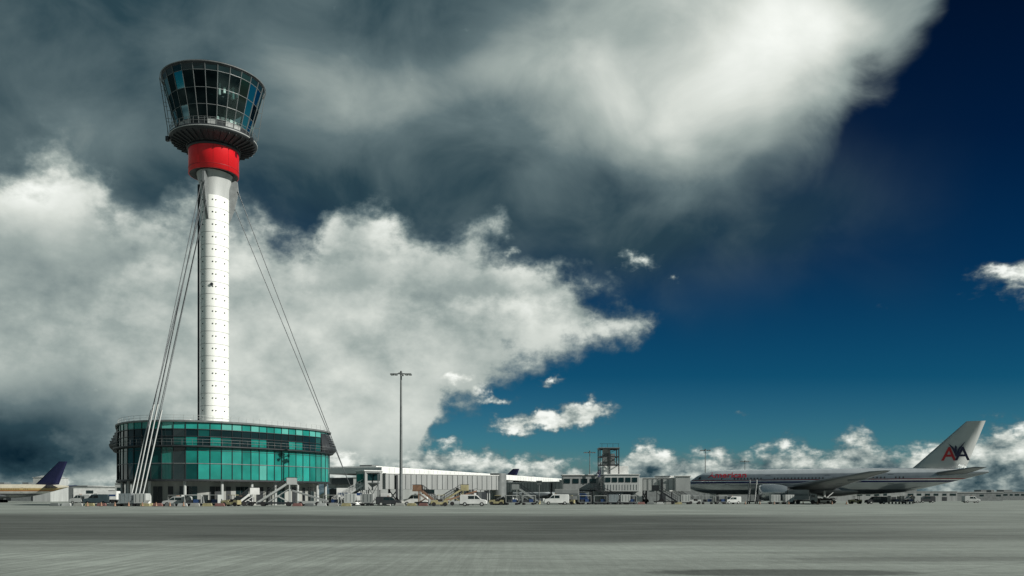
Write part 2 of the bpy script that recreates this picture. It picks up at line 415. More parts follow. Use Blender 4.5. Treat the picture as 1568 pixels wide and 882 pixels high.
AAb_sheen=[(-9,(.12,.14,.16)),(-1.9,(.42,.45,.47)),(-.25,(.015,.02,.10)),(.12,(.9,.9,.9)),(.34,(.30,.02,.02)),(.52,(.36,.39,.42)),(1.9,(.85,.88,.89))]  # livery stripes; the pale crown band is a highlight painted into the colour
FINAA=mat('fin_silver',(.46,.49,.48),.35,.2,.1,.3)
SIL={'bands':AAb_sheen,'metal':.6,'stab':WINGM,'fin':FINAA,'eng':SILVER,'text':True}
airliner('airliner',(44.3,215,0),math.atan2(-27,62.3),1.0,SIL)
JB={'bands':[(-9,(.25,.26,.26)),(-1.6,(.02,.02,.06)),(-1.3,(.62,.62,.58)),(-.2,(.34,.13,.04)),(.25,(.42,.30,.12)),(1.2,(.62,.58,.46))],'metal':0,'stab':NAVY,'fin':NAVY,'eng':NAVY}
airliner('airliner',(-181.5,262,0),R(-2),.68,JB)
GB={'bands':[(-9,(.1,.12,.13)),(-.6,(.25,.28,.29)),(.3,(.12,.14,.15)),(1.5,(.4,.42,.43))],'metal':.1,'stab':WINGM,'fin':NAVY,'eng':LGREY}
airliner('airliner',(-2,246,0),R(38),.62,GB)
airliner('airliner',(-52,425,0),R(-10),.85,GB)
# ------------------------------------------------------------------ airport structures
def pier():
    L=190; e=empty('terminal_pier',(-44,236,0),math.atan2(165,65))
    b=MB()
    b.box((L/2,0,2),(L,16,4),DGREY); b.box((L/2,0,5.6),(L-.5,17,3.0),MGREY)
    b.box((L/2,0,9.0),(L+2,19,1.7),PIERROOF); b.box((L/2,0,10.0),(L+1,15,.35),WHITE2)
    b.build('walls_and_roof',e,.05)
    b=MB()
    for i in range(int(L/3)):
        x=1.5+i*3
        for s in(-1,1):
            b.box((x,s*8.56,5.9),(2.5,.1,1.5),DGLASS); b.box((x+1.5,s*9.53,9.0),(.05,.04,1.6),LGREY)
            if i%3==0: b.box((x+1.4,s*8.8,3.6),(.5,.5,7.2),GREY)
            if i%4==1: b.box((x,s*8.06,1.6),(2.6,.1,3.0),LGREY)
    b.box((-.3,0,6.0),(.1,14,1.6),DGLASS)
    for i in range(9): b.box((10+i*19,1,10.5),(4,4,.8),GREY)
    b.build('windows_and_plant',e)
pier()
def floodmast(loc,h,w=.22):
    e=empty('floodlight_mast',loc); b=MB()
    b.tube((0,0,0),(0,0,h),w*1.5,w*.7,GREY,12); b.tube((0,0,0),(0,0,.9),w*2.4,w*2.2,CONC,12)
    b.build('pole',e)
    b=MB(); b.beam((-1.7,0,h),(1.7,0,h),.16,DGREY); b.beam((0,-1.2,h),(0,1.2,h),.16,DGREY); b.tube((0,0,h-.1),(0,0,h+.5),.25,.15,DGREY,10)
    for x in(-1.6,-.95,.95,1.6):
        b.box((x,-.35,h-.12),(.5,.6,.22),GREY); b.box((x,.35,h-.12),(.5,.6,.22),GREY)
        b.box((x,-.35,h-.24),(.4,.45,.03),WHITE2)
    for y in(-1.2,1.2): b.box((0,y,h-.1),(.6,.5,.22),GREY)
    b.build('lamp_head',e)
floodmast((-19.6,150,0),23.3)
floodmast((68.3,300,0),18.3,w=.16); floodmast((96,350,0),16.5,w=.14); floodmast((24,262,0),15.5,w=.14)
def lightpost(loc,h):
    e=empty('street_lamp',loc); b=MB(); b.tube((0,0,0),(0,0,h),.12,.08,GREY,8); b.box((0,0,h+.1),(1.3,.5,.22),DGREY); b.box((0,0,h-.5),(1.0,.3,.2),GREY); b.tube((0,0,0),(0,0,.8),.3,.3,YEL,10)
    b.build('post_and_lantern',e)
lightpost((-2.3,190,0),4.2); lightpost((6,188,0),5.0); lightpost((-6.5,176,0),3.6)
def stairs(b,x0,x1,z0,z1,w,mt,rail=DGREY,n=18,y=0,truss=True):
    dx=(x1-x0)/n; dz=(z1-z0)/n
    for i in range(n):
        b.box((x0+dx*(i+.5),y,z0+dz*(i+1)-.04),(abs(dx)*1.05,w-.1,.07),GREY)
    for s in(-1,1):
        yy=y+s*w/2
        b.beam((x0,yy,z0),(x1,yy,z1),.1,mt,.32)
        b.beam((x0,yy,z0+1.1),(x1,yy,z1+1.1),.07,rail)
        b.beam((x0,yy,z0+.6),(x1,yy,z1+.6),.05,rail)
        for i in range(0,n+1,2):
            b.beam((x0+dx*i,yy,z0+dz*i),(x0+dx*i,yy,z0+dz*i+1.1),.05,rail)
def passenger_stairs(loc,rz,h=4.4,L=7,mt=LGREY,name='passenger_stairs'):
    e=empty(name,loc,rz); b=MB()
    stairs(b,-L/2,L/2-1.3,.5,h,1.5,mt)
    b.box((L/2-.5,0,h),(1.7,1.6,.12),mt)
    for s in(-1,1):
        b.beam((L/2-1.2,s*.78,h+1.1),(L/2+.35,s*.78,h+1.1),.07,DGREY); b.box((L/2-.5,s*.79,h+.55),(1.5,.04,1.0),mt)
        b.beam((L/2-.8,s*.7,.5),(L/2-.8,s*.7,h),.14,mt); b.beam((-L/4,s*.7,.5),(L/2-.8,s*.7,h*.8),.1,mt); b.beam((L/2-.8,s*.7,.6),(0,s*.7,h*.5),.1,mt)
    b.box((0,0,.55),(L*.95,1.7,.28),DGREY)
    for x in(-L/2+1,L/2-1):
        for s in(-1,1): b.tube((x,s*.75,.38),(x,s*1.0,.38),.38,.38,BLACK,14)
    b.build('stair_frame',e); return e
passenger_stairs((-38.6,139,0),R(8),3.6,6.0)
passenger_stairs((-15.2,150,0),R(176),2.6,4.0,ORANGE)
passenger_stairs((55.5,196,0),R(70),4.6,7.5,LGREY)
passenger_stairs((-44.5,143,0),R(20),2.0,3.2,WHITE2)
passenger_stairs((-11,160,0),R(10),2.8,5,YEL)
passenger_stairs((3,178,0),R(170),3.2,5.4,LGREY)
def jet_bridge(loc,rz,L,z0=3.0,stair=True,cabL=3.6,col=LGREY):
    e=empty('jet_bridge',loc,rz); b=MB()
    b.box((L/2,0,z0+1.4),(L,2.6,2.7),col)
    for i in range(int(L/1.1)): 
        for s in(-1,1): b.box((.5+i*1.1,s*1.33,z0+1.4),(.12,.08,2.6),GREY)
    b.box((L/2,0,z0+2.85),(L*1.01,2.8,.12),WHITE2)
    b.build('tunnel',e)
    b=MB(); b.box((-cabL/2,0,z0+1.5),(cabL,3.6,3.3),col); b.box((-cabL-.02,0,z0+1.9),(.08,2.8,1.6),DGLASS); b.box((-cabL/2,-1.82,z0+2.1),(cabL*.7,.06,1.2),DGLASS)
    b.box((-cabL/2,0,z0+3.25),(cabL+.4,3.9,.18),WHITE2); b.tube((L,0,0),(L,0,z0+3.3),1.6,1.6,GREY,20)
    b.build('cab_and_rotunda',e,.04)
    b=MB()
    for s in(-1,1):
        b.beam((3,s*1.5,.7),(3,s*1.5,z0+2.6),.32,DGREY); b.tube((3,s*1.2,.6),(3,s*1.75,.6),.6,.6,BLACK,16)
        b.beam((L*.75,s*1.0,0),(L*.75,s*1.0,z0),.3,DGREY)
    b.beam((3,-1.6,.9),(3,1.6,.9),.4,DGREY); b.beam((3,-1.5,.9),(3,1.5,z0-.2),.15,DGREY); b.beam((3,1.5,.9),(3,-1.5,z0-.2),.15,DGREY)
    if stair:
        stairs(b,-cabL-4.4,-cabL+.2,.3,z0,1.0,LGREY,y=-1.4)
        b.beam((-cabL+.3,-1.4,0),(-cabL+.3,-1.4,z0),.15,DGREY)
    b.build('undercarriage_and_stairs',e); return e
jet_bridge((-24.0,152,0),R(35),26,2.9,False,3.4,MGREY)
e=empty('access_stair_tower',(-27.5,150,0)); b=MB()
stairs(b,-4.2,2.0,.3,4.0,1.4,WHITE2,WHITE2,22); stairs(b,-4.0,2.2,.3,4.0,1.2,GREY,LGREY,22,y=2)
for x in(-2.5,-.8,.9):
    zt=.3+(x+4.2)/6.2*3.7; b.beam((x,-.7,0),(x,-.7,zt),.14,LGREY); b.beam((x,.7,0),(x,.7,zt),.14,LGREY); b.beam((x,-.7,zt),(x+1.7,-.7,.1),.09,LGREY)
for i in range(6):
    x=-4.2+i*1.1; z=.3+i*.66; b.beam((x,-.72,z+1.1),(x+1.1,-.72,z+.66),.06,WHITE2)
b.box((3.0,0,4.0),(2.2,2.2,.15),GREY)
for x in(2.0,4.0):
    for y in(-1,1): b.beam((x,y,0),(x,y,5.8),.18,GREY)
b.beam((2,-1,.2),(4,-1,3.8),.1,GREY); b.beam((4,-1,.2),(2,-1,3.8),.1,GREY); b.box((3,0,5.85),(2.6,2.6,.14),LGREY)
b.box((5.2,.4,1.1),(1.6,1.6,2.2),WHITE2)
b.build('stair_frame',e)
e=empty('gate_building',(19.6,186,0)); b=MB()
b.box((4.2,2,4.6),(7.6,8,3.6),LGREY); b.box((4.2,2,1.4),(6.2,7,2.8),GREY); b.box((3.2,3,7.4),(5.4,6,2.0),WHITE2); b.box((-4.6,3,4.7),(7.6,5,3.2),MGREY); b.box((7.9,1,3.2),(1.8,4,5.2),LGREY)
b.box((-4.6,3,6.45),(8,5.4,.2),WHITE2); b.box((4.2,2,6.5),(8,8.4,.14),WHITE2)
b.build('rooms',e,.04)
b=MB()
for x in(-8,-5,-2): 
    for y in(.8,5): b.beam((x,y,0),(x,y,3.2),.3,DGREY)
b.box((-4.6,3,3.0),(7.8,5.2,.2),DGREY)
for i in range(4): b.box((-7.5+i*1.9,.46,5.1),(1.3,.08,1.0),DGLASS)
for i in range(5): b.box((1.2+i*1.45,-2.04,5.3),(1.1,.08,1.0),DGLASS); 
for i in range(12): b.box((.6+i*.62,-2.03,3.7),(.05,.06,1.2),GREY)
b.box((2.8,-1.54,1.2),(1.2,.08,2.2),DGLASS); b.box((5.6,-1.54,1.4),(2,.08,2.4),DGREY)
for x in(-.4,1.6,3.7):
    for y in(-.8,3.2): b.beam((x,y,6.5),(x,y,12.2),.22,DGREY)
for zz in(8.6,10.4,12.1):
    for y in(-.8,3.2): b.beam((-.4,y,zz),(3.7,y,zz),.2,DGREY)
    for x in(-.4,3.7): b.beam((x,-.8,zz),(x,3.2,zz),.2,DGREY)
for y in(-.8,3.2):
    b.beam((-.4,y,8.6),(1.6,y,10.4),.1,DGREY); b.beam((3.7,y,8.6),(1.6,y,10.4),.1,DGREY); b.beam((-.4,y,10.4),(3.7,y,12.1),.08,DGREY)
b.box((1.65,1.2,9.9),(2.6,2.4,2.4),GREY); b.box((1.65,1.2,12.3),(4.6,4.5,.16),GREY); b.box((1.2,1.2,11.6),(1.6,1.8,1.0),LGREY)
for x in(0,1.2,2.4,3.6): b.beam((x,-.9,12.3),(x,-.9,13.2),.06,DGREY)
b.beam((-.5,-.9,13.2),(3.8,-.9,13.2),.06,DGREY)
stairs(b,-2.0,5.2,3.4,.2,1.3,DGREY,DGREY,20,y=-3.4); b.box((-2.6,-3.0,3.4),(1.4,2.6,.12),DGREY)
b.beam((-2.8,-3.8,0),(-2.8,-3.8,3.4),.15,DGREY)
b.build('steelwork_and_windows',e)
jet_bridge((36.5,190,0),R(172),10,3.0,False,3.2)
jet_bridge((33.5,196,0),R(155),14,3.1,True,3.4,WHITE2)
passenger_stairs((33.2,184,0),R(170),3.0,5.2,DGREY)
jet_bridge((14,232,0),R(140),20,3.0,True,3.6,MGREY)
jet_bridge((-10,205,0),R(120),22,3.0,False,3.6,MGREY)
def shed(name,loc,sz,rz=0,mt=LGREY,win=True):
    e=empty(name,loc,rz); b=MB(); x,y,z=sz
    b.ext([(-x/2,0),(x/2,0),(x/2,z*.92),(0,z),(-x/2,z*.92)],-y/2,y/2,mt); b.box((0,0,z*.93),(x+.5,y+.5,.16),LGREY)
    n=max(2,int(x/4)); rs=random.Random(int(x*7+z*13))
    for i in range(n):
        cx=-x/2+x*(i+.5)/n
        if rs.random()<.65: b.box((cx,-y/2-.04,z*.62),(x/n*rs.uniform(.4,.8),.08,z*.2),DGLASS)
        if rs.random()<.35: b.box((cx,-y/2-.04,z*.2),(x/n*.55,.08,z*.38),DGREY)
        if rs.random()<.15: b.box((cx,0,z+.5),(x*.05,y*.3,rs.uniform(.8,2)),GREY)
    b.build('walls_roof_and_openings',e)
shed('airport_office_building',(-158,345,0),(34,12,6.2),R(3),WHITE2)
shed('airport_office_building',(-190,350,0),(7,14,10.5),0,LGREY)
shed('airport_office_building',(-125,300,0),(24,14,7.0),0,LGREY)
shed('maintenance_shed',(-235,420,0),(60,20,8),0,GREY)
shed('cargo_warehouse',(60,330,0),(70,20,7.5),R(5),GREY)
shed('cargo_warehouse',(170,420,0),(90,20,5.0),0,MGREY)
shed('cargo_warehouse',(330,600,0),(120,30,6),0,GREY)
shed('maintenance_shed',(235,440,0),(30,15,4.5),0,GREY)
shed('terminal_building',(-10,460,0),(140,30,12),0,GREY)
shed('airport_office_building',(-20,200,0),(12,8,4.6),R(10),LGREY)
shed('airport_office_building',(-33,215,0),(14,8,7.0),R(10),LGREY)
# ------------------------------------------------------------------ vehicles
def van(loc,rz,col,L=4.6,H=1.95,W=1.8,name='van'):
    e=empty(name,loc,rz); b=MB(); h=L/2
    b.ext([(-h,.35),(-h,H*.45),(-h+.25,H*.55),(-h+1.0,H*.62),(-h+1.65,H*.97),(-h+2.1,H),(h-.15,H),(h,H*.9),(h,.35)],-W/2,W/2,col)
    b.build('body',e,.07)
    b=MB()
    for s in(-1,1):
        y=s*(W/2+.004)
        b.add([(-h+1.1,y,H*.62),(-h+2.0,y,H*.62),(-h+2.0,y,H*.9),(-h+1.72,y,H*.9)],[(0,1,2,3)],DGLASS)
        b.add([(-h+2.1,y,H*.62),(-h+3.1,y,H*.62),(-h+3.1,y,H*.9),(-h+2.1,y,H*.9)],[(0,1,2,3)],DGLASS)
        for x in(-h+.85,h-.85): b.tube((x,s*(W/2-.18),.34),(x,s*(W/2+.02),.34),.34,.34,BLACK,16); b.tube((x,s*(W/2+.02),.34),(x,s*(W/2+.03),.34),.18,.16,LGREY,10)
    b.add([(-h+1.03,-W*.43,H*.65),(-h+1.03,W*.43,H*.65),(-h+1.6,W*.4,H*.95),(-h+1.6,-W*.4,H*.95)],[(0,1,2,3)],DGLASS)
    b.box((0,0,.36),(L+.1,W*.94,.14),DGREY); b.box((-h+2.3,0,H+.1),(.3,1.0,.12),ORANGE)
    b.build('windows_wheels_trim',e); return e
def truck(loc,rz,col,L=7,boxc=WHITE2,name='catering_truck'):
    e=empty(name,loc,rz); b=MB(); h=L/2
    b.ext([(-h,.5),(-h,1.4),(-h+.3,2.3),(-h+1.7,2.35),(-h+1.7,.5)],-1.1,1.1,col); b.box((.85,0,2.1),(L-1.9,2.3,2.3),boxc); b.box((0,0,.75),(L-.3,1.8,.3),DGREY)
    b.build('cab_and_box',e,.06); b=MB()
    for s in(-1,1):
        for x in(-h+1,h-1.2,h-2.3): b.tube((x,s*.85,.48),(x,s*1.15,.48),.48,.48,BLACK,16)
        b.box((-h+.95,s*1.105,1.8),(.9,.02,.6),DGLASS); b.box((.85,s*1.16,2.1),(L-2.4,.02,.5),BLUE if boxc is WHITE2 else GREY)
    b.build('wheels_and_glass',e); return e
def cart(loc,rz,name='baggage_cart'):
    e=empty(name,loc,rz); b=MB(); b.box((0,0,.5),(2.6,1.4,.12),GREY); b.box((0,0,1.85),(2.6,1.5,.08),LGREY)
    for x in(-1.25,1.25):
        for y in(-.65,.65): b.beam((x,y,.5),(x,y,1.85),.07,GREY)
    b.box((-1.28,0,1.2),(.05,1.4,1.3),LGREY); b.box((1.28,0,1.2),(.05,1.4,1.3),LGREY)
    b.box((.5,0,.85),(.9,.9,.55),BLUE); b.box((-.5,.1,.8),(.7,.8,.5),DGREY)
    for x in(-.9,.9):
        for s in(-1,1): b.tube((x,s*.55,.22),(x,s*.72,.22),.22,.22,BLACK,10)
    b.beam((-1.3,0,.4),(-2.1,0,.3),.07,DGREY); b.build('frame_and_luggage',e)
def tug(loc,rz,col=YEL,name='baggage_tractor'):
    e=empty(name,loc,rz); b=MB(); b.ext([(-1.4,.3),(-1.4,.95),(-.3,1.05),(-.2,.7),(.6,.7),(.7,1.0),(1.4,1.0),(1.4,.3)],-.65,.65,col)
    for x in(-.25,.8):
        for y in(-.55,.55): b.beam((x,y,.9),(x,y,1.8),.07,DGREY)
    b.box((.28,0,1.84),(1.3,1.3,.08),col); b.box((.3,0,.95),(.5,1.0,.4),BLACK)
    for x in(-.9,.95):
        for s in(-1,1): b.tube((x,s*.5,.34),(x,s*.74,.34),.34,.34,BLACK,12)
    b.build('body_and_wheels',e)
def belt(loc,rz,mt=LGREY):
    e=empty('belt_loader',loc,rz); b=MB(); b.box((0,0,.6),(4,1.6,.5),LGREY); b.beam((-3,0,.8),(3,0,2.6),1.0,mt,.25); b.beam((1,0,.8),(1.2,0,2.0),.15,DGREY)
    b.beam((-3,-.55,1.3),(3,-.55,3.1),.05,DGREY)
    for i in range(7): b.beam((-3+i,-.55,.9+i*.3),(-3+i,-.55,1.3+i*.3),.04,DGREY)
    for x in(-1.4,1.4):
        for s in(-1,1): b.tube((x,s*.6,.36),(x,s*.85,.36),.36,.36,BLACK,12)
    b.build('chassis_and_belt',e)
van((-6.4,141,0),R(180),WHITE2,4.5,1.9)
van((-55,139.5,0),R(5),LGREY,4.4,1.6); van((-21.5,148,0),R(190),DGREY,4.4,1.6); van((9,172,0),R(0),WHITE2,5,2.1)
van((-93,190,0),R(10),WHITE2,5,2.2); van((-104,205,0),R(0),LGREY,5,2.2); van((49,190,0),R(30),LGREY,4.6,1.7); van((84,196,0),R(0),DGREY,4.6,1.7)
van((108,230,0),0,MGREY); van((122,250,0),0,DGREY); van((133,246,0),R(180),LGREY); van((-48,150,0),R(0),DGREY,4.4,1.6); van((-18,158,0),R(0),WHITE2,4.6,2)
truck((12.5,180,0),R(175),BLUE,7,MGREY); truck((-110,230,0),R(0),WHITE2); truck((66,193,0),R(160),MGREY,6.5,MGREY); truck((-30,162,0),R(190),WHITE2)
belt((-9.3,152,0),R(5),ORANGE); belt((72,197,0),R(150)); belt((-34,143,0),R(180),MGREY)
for x,y in((-49,139),(-52,138.6),(15,176),(18.3,176),(25,180),(43,187),(46,187.4),(-31,146),(90,200),(93.2,200),(0,165),(3.2,165.3),(-100,200),(-58,147),(-54.5,147.3)): cart((x,y,0),random.uniform(-.2,.2))
for x,y in((-46,139.2),(11.5,175),(40,186.5),(-3,164.7),(-13,146),(80,198),(-12,140)): tug((x,y,0),random.uniform(-.3,.3),random.choice([YEL,MGREY,LGREY]))
def barrier(loc,n=10,rz=0):
    e=empty('safety_barrier',loc,rz); b=MB()
    for i in range(n):
        b.ext([(i*2.0,0),(i*2.0+1.7,0),(i*2.0+1.6,.25),(i*2.0+1.5,.5),(i*2.0+.2,.5),(i*2.0+.1,.25)],-.2,.2,[MAROON,LGREY,YEL,GREY,CONC][(i*3+n)%5])
    b.build('blocks',e,.04)
barrier((-77,141.5,0),13,R(-3)); barrier((-60,137,0),7); barrier((-36,139,0),5); barrier((-20,145,0),4); barrier((27,183,0),5)
def cone_row(loc,n,step):
    e=empty('traffic_cones',loc); b=MB()
    for i in range(n): b.tube((i*step,0,.04),(i*step,0,.7),.2,.04,ORANGE,10); b.box((i*step,0,.03),(.45,.45,.06),BLACK)
    b.build('cones',e)
cone_row((-68,136,0),8,2.2); cone_row((50,182,0),8,3.1)
e=empty('perimeter_fence',(-140,300,0)); b=MB()
for i in range(30): b.beam((i*3,0,0),(i*3,0,2.2),.08,GREY)
for zz in(.5,1.2,2.1): b.beam((0,0,zz),(87,0,zz),.05,GREY)
b.build('posts_and_rails',e)
def container(loc,rz,col):
    e=empty('cargo_container',loc,rz); b=MB(); b.ext([(-.8,.5),(.8,.5),(1.2,1.0),(1.2,2.1),(-.8,2.1)],-.8,.8,col)
    b.box((0,0,.4),(2.4,1.7,.14),DGREY)
    for x in(-.4,.3,.9): b.box((x,-.82,1.35),(.06,.04,1.3),GREY)
    for x in(-.8,.8): b.tube((x,-.8,.2),(x,.8,.2),.2,.2,BLACK,8)
    b.build('shell',e,.03)
for x,y in((-63,138.5),(-60.5,138.4),(21,178),(23.5,178),(37.5,185),(58,188),(61,188),(-25,146.5),(-28,146)): container((x,y,0),random.uniform(-.1,.1),random.choice([LGREY,MGREY,SILVER]))
LEAF=mat('tree_foliage',(.035,.05,.035),.9,0,.5,.2)
b=MB()
for k in range(900):
    x=random.uniform(-900,1100); y=random.uniform(700,820); h=random.uniform(4,9)*(1+.4*math.sin(x*.013)); w=random.uniform(4,10)
    rings=[]
    for u,rad in((0,.5),(.25,1),(.6,.95),(.85,.6),(1,.15)):
        rings.append([(x+w*rad*math.cos(i*1.047+u)*random.uniform(.7,1.2),y+w*rad*math.sin(i*1.047+u),h*(.1+.9*u)*random.uniform(.92,1.08)) for i in range(6)])
    b.loft(rings,LEAF,False)
b.build('distant_trees')
# ------------------------------------------------------------------ GROUND
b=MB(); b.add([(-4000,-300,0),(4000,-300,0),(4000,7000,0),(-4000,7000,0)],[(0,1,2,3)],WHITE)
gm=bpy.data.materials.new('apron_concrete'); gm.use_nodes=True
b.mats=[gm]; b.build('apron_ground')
class S:
    def __init__(s,nt,sock): s.nt=nt; s.k=sock
    def op(s,o,*a,clamp=False):
        n=s.nt.nodes.new('ShaderNodeMath'); n.operation=o; n.use_clamp=clamp
        for i,v in enumerate((s,)+a):
            if isinstance(v,S): s.nt.links.new(v.k,n.inputs[i])
            else: n.inputs[i].default_value=v
        return S(s.nt,n.outputs[0])
    def __add__(s,o): return s.op('ADD',o)
    __radd__=__add__
    def __mul__(s,o): return s.op('MULTIPLY',o)
    __rmul__=__mul__
    def __sub__(s,o): return s.op('SUBTRACT',o)
    def __rsub__(s,o): return (s*-1)+o
    def __truediv__(s,o): return s.op('DIVIDE',o)
    def sm(s,a,b_,c=0,d=1):
        n=s.nt.nodes.new('ShaderNodeMapRange'); n.interpolation_type='SMOOTHSTEP'; s.nt.links.new(s.k,n.inputs[0])
        for i,v in enumerate((a,b_,c,d)):
            if isinstance(v,S): s.nt.links.new(v.k,n.inputs[i+1])
            else: n.inputs[i+1].default_value=v
        return S(s.nt,n.outputs[0])
    def curve(s,pts,x0,x1,y0,y1):
        q=(s-x0)*(1/(x1-x0)); n=s.nt.nodes.new('ShaderNodeFloatCurve'); s.nt.links.new(q.k,n.inputs['Value'])
        c=n.mapping.curves[0]; pts=sorted(pts); N_=[((x-x0)/(x1-x0),(y-y0)/(y1-y0)) for x,y in pts]
        c.points[0].location=N_[0]; c.points[-1].location=N_[-1]
        for p in N_[1:-1]: c.points.new(*p)
        n.mapping.update(); return S(s.nt,n.outputs[0])*(y1-y0)+y0
    def mix(s,o,f): return s+(o-s)*f if isinstance(o,S) else s+((s*-1)+o)*f
def comb(nt,x,y,z=0):
    n=nt.nodes.new('ShaderNodeCombineXYZ')
    for i,v in enumerate((x,y,z)):
        if isinstance(v,S): nt.links.new(v.k,n.inputs[i])
        else: n.inputs[i].default_value=v
    return n.outputs[0]
def noise(nt,vec,scale,detail=6,rough=.5,off=(0,0,0),mul=(1,1,1),col=False,dist=0):
    v=nt.nodes.new('ShaderNodeVectorMath'); v.operation='MULTIPLY_ADD'; nt.links.new(vec,v.inputs[0]); v.inputs[1].default_value=mul; v.inputs[2].default_value=off
    n=nt.nodes.new('ShaderNodeTexNoise'); nt.links.new(v.outputs[0],n.inputs['Vector']); n.inputs['Scale'].default_value=scale; n.inputs['Detail'].default_value=detail; n.inputs['Roughness'].default_value=rough; n.inputs['Distortion'].default_value=dist
    return n.outputs['Color'] if col else S(nt,n.outputs[0])
nt=gm.node_tree; bs=nt.nodes['Principled BSDF']; geo=nt.nodes.new('ShaderNodeNewGeometry'); P=geo.outputs['Position']
sp=nt.nodes.new('ShaderNodeSeparateXYZ'); nt.links.new(P,sp.inputs[0]); X=S(nt,sp.outputs[0]); Y=S(nt,sp.outputs[1])
n1=noise(nt,P,.06,4,.6); n2=noise(nt,P,.8,5,.65,mul=(.22,1,1)); n3=noise(nt,P,3.5,5,.75); n4=noise(nt,P,.25,4,.6,mul=(.35,1,1),off=(40,3,0)); n5=noise(nt,P,25,2,.7)
nS=noise(nt,P,1.0,4,.7,mul=(5.5,.14,1),off=(9,0,0))
c2=n2.sm(.34,.66)-.5; c3=n3.sm(.34,.66)-.5; c4=n4.sm(.36,.64)-.5; c5=n5.sm(.3,.7)-.5
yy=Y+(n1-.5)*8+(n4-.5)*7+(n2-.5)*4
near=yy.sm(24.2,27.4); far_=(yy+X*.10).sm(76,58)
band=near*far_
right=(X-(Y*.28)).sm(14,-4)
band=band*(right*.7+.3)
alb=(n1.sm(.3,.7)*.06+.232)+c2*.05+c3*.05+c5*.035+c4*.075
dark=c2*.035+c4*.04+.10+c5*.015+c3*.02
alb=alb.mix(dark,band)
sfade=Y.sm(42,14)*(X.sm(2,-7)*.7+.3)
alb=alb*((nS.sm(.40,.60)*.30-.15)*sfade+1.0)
yr=Y*.985+(X*.17)
f_=(yr*(1/6.0)).op('FRACT'); jn=((f_-.5).op('ABSOLUTE')).sm(.5-.07/6,.5-.03/6)
# oblique construction joints, shallow to the stand
yq=Y*.80-(X*.60); f_=(yq*(1/7.5)).op('FRACT'); j2=((f_-.5).op('ABSOLUTE')).sm(.5-.07/7.5,.5-.03/7.5)
jn=jn.op('MAXIMUM',j2*.6)*(n3.sm(.35,.6)*.7+.3)
alb=alb*(1-jn*.32)
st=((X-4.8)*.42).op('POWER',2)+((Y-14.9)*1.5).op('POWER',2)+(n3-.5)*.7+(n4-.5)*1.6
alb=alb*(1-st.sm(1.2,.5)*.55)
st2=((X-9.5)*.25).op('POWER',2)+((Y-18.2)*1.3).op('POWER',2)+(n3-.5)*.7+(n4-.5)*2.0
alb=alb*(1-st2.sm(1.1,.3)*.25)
alb=alb.op('MAXIMUM',.02)
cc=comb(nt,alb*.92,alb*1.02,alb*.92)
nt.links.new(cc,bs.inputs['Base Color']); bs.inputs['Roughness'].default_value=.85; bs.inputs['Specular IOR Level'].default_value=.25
bp=nt.nodes.new('ShaderNodeBump'); bp.inputs['Strength'].default_value=.7; bp.inputs['Distance'].default_value=.03
nt.links.new((n3+n5*.5-jn*.4).k,bp.inputs['Height']); nt.links.new(bp.outputs[0],bs.inputs['Normal'])
# ------------------------------------------------------------------ SKY
w=bpy.data.worlds.new('World'); scene.world=w; w.use_nodes=True; nt=w.node_tree
for n in list(nt.nodes): nt.nodes.remove(n)
try:
    w.cycles.sampling_method='MANUAL'; w.cycles.sample_map_resolution=256
except Exception: pass
SE,SR=30,111
sky=nt.nodes.new('ShaderNodeTexSky'); sky.sky_type='NISHITA'; sky.sun_disc=False; sky.sun_elevation=R(SE); sky.sun_rotation=R(SR); sky.air_density=1.0; sky.dust_density=.4; sky.ozone_density=3.0
tc=nt.nodes.new('ShaderNodeTexCoord'); D=tc.outputs['Generated']
sp=nt.nodes.new('ShaderNodeSeparateXYZ'); nt.links.new(D,sp.inputs[0]); dx,dy,dz=[S(nt,sp.outputs[i]) for i in range(3)]
q=dy.op('MAXIMUM',.15)
X0=(dx/q)*13+7.84; Y0=(dz/q)*-13+7.63
vs=nt.nodes.new('ShaderNodeVectorMath'); vs.operation='SCALE'; vs.inputs['Scale'].default_value=13; nt.links.new(D,vs.inputs[0]); V=vs.outputs[0]
def warp(scale,amp,off,detail=6,rough=.55,mul=(1,1,1)):
    c=noise(nt,V,scale,detail,rough,off=off,mul=mul,col=True); s=nt.nodes.new('ShaderNodeSeparateXYZ'); nt.links.new(c,s.inputs[0])
    return X0+(S(nt,s.outputs[0])-.5)*amp, Y0+(S(nt,s.outputs[1])-.5)*amp, S(nt,s.outputs[2])
def blobs(Xs,Ys,lst):
    P=comb(nt,Xs,Ys,0); tot=None
    for cx,cy,rx,ry,a in lst:
        v=nt.nodes.new('ShaderNodeVectorMath'); v.operation='MULTIPLY_ADD'; nt.links.new(P,v.inputs[0]); v.inputs[1].default_value=(1/rx,1/ry,0); v.inputs[2].default_value=(-cx/rx,-cy/ry,0)
        d=nt.nodes.new('ShaderNodeVectorMath'); d.operation='DOT_PRODUCT'; nt.links.new(v.outputs[0],d.inputs[0]); nt.links.new(v.outputs[0],d.inputs[1])
        e=(S(nt,d.outputs['Value'])*-1).op('EXPONENT')*a
        tot=e if tot is None else tot+e
    return tot
XA,YA,wA=warp(.38,2.6,(3,1,7),3,.45)
botA=XA.curve([(-4,3.6),(4,3.7),(8,3.75),(10,3.6),(11,3.15),(12,2.65),(12.8,2.1),(13.1,1.5),(13.8,.75),(14.1,.1),(14.6,-1),(16,-1.9),(20,-2)],-4,20,-2,12)
nA=noise(nt,V,.8,7,.54,off=(5,5,5),mul=(.8,1,1.1),dist=.4)
softA=X0.sm(9,13.2,1.5,.5)
dA=(botA-YA)+(nA-.5)*1.9
aA=dA.sm(softA*-1,softA)
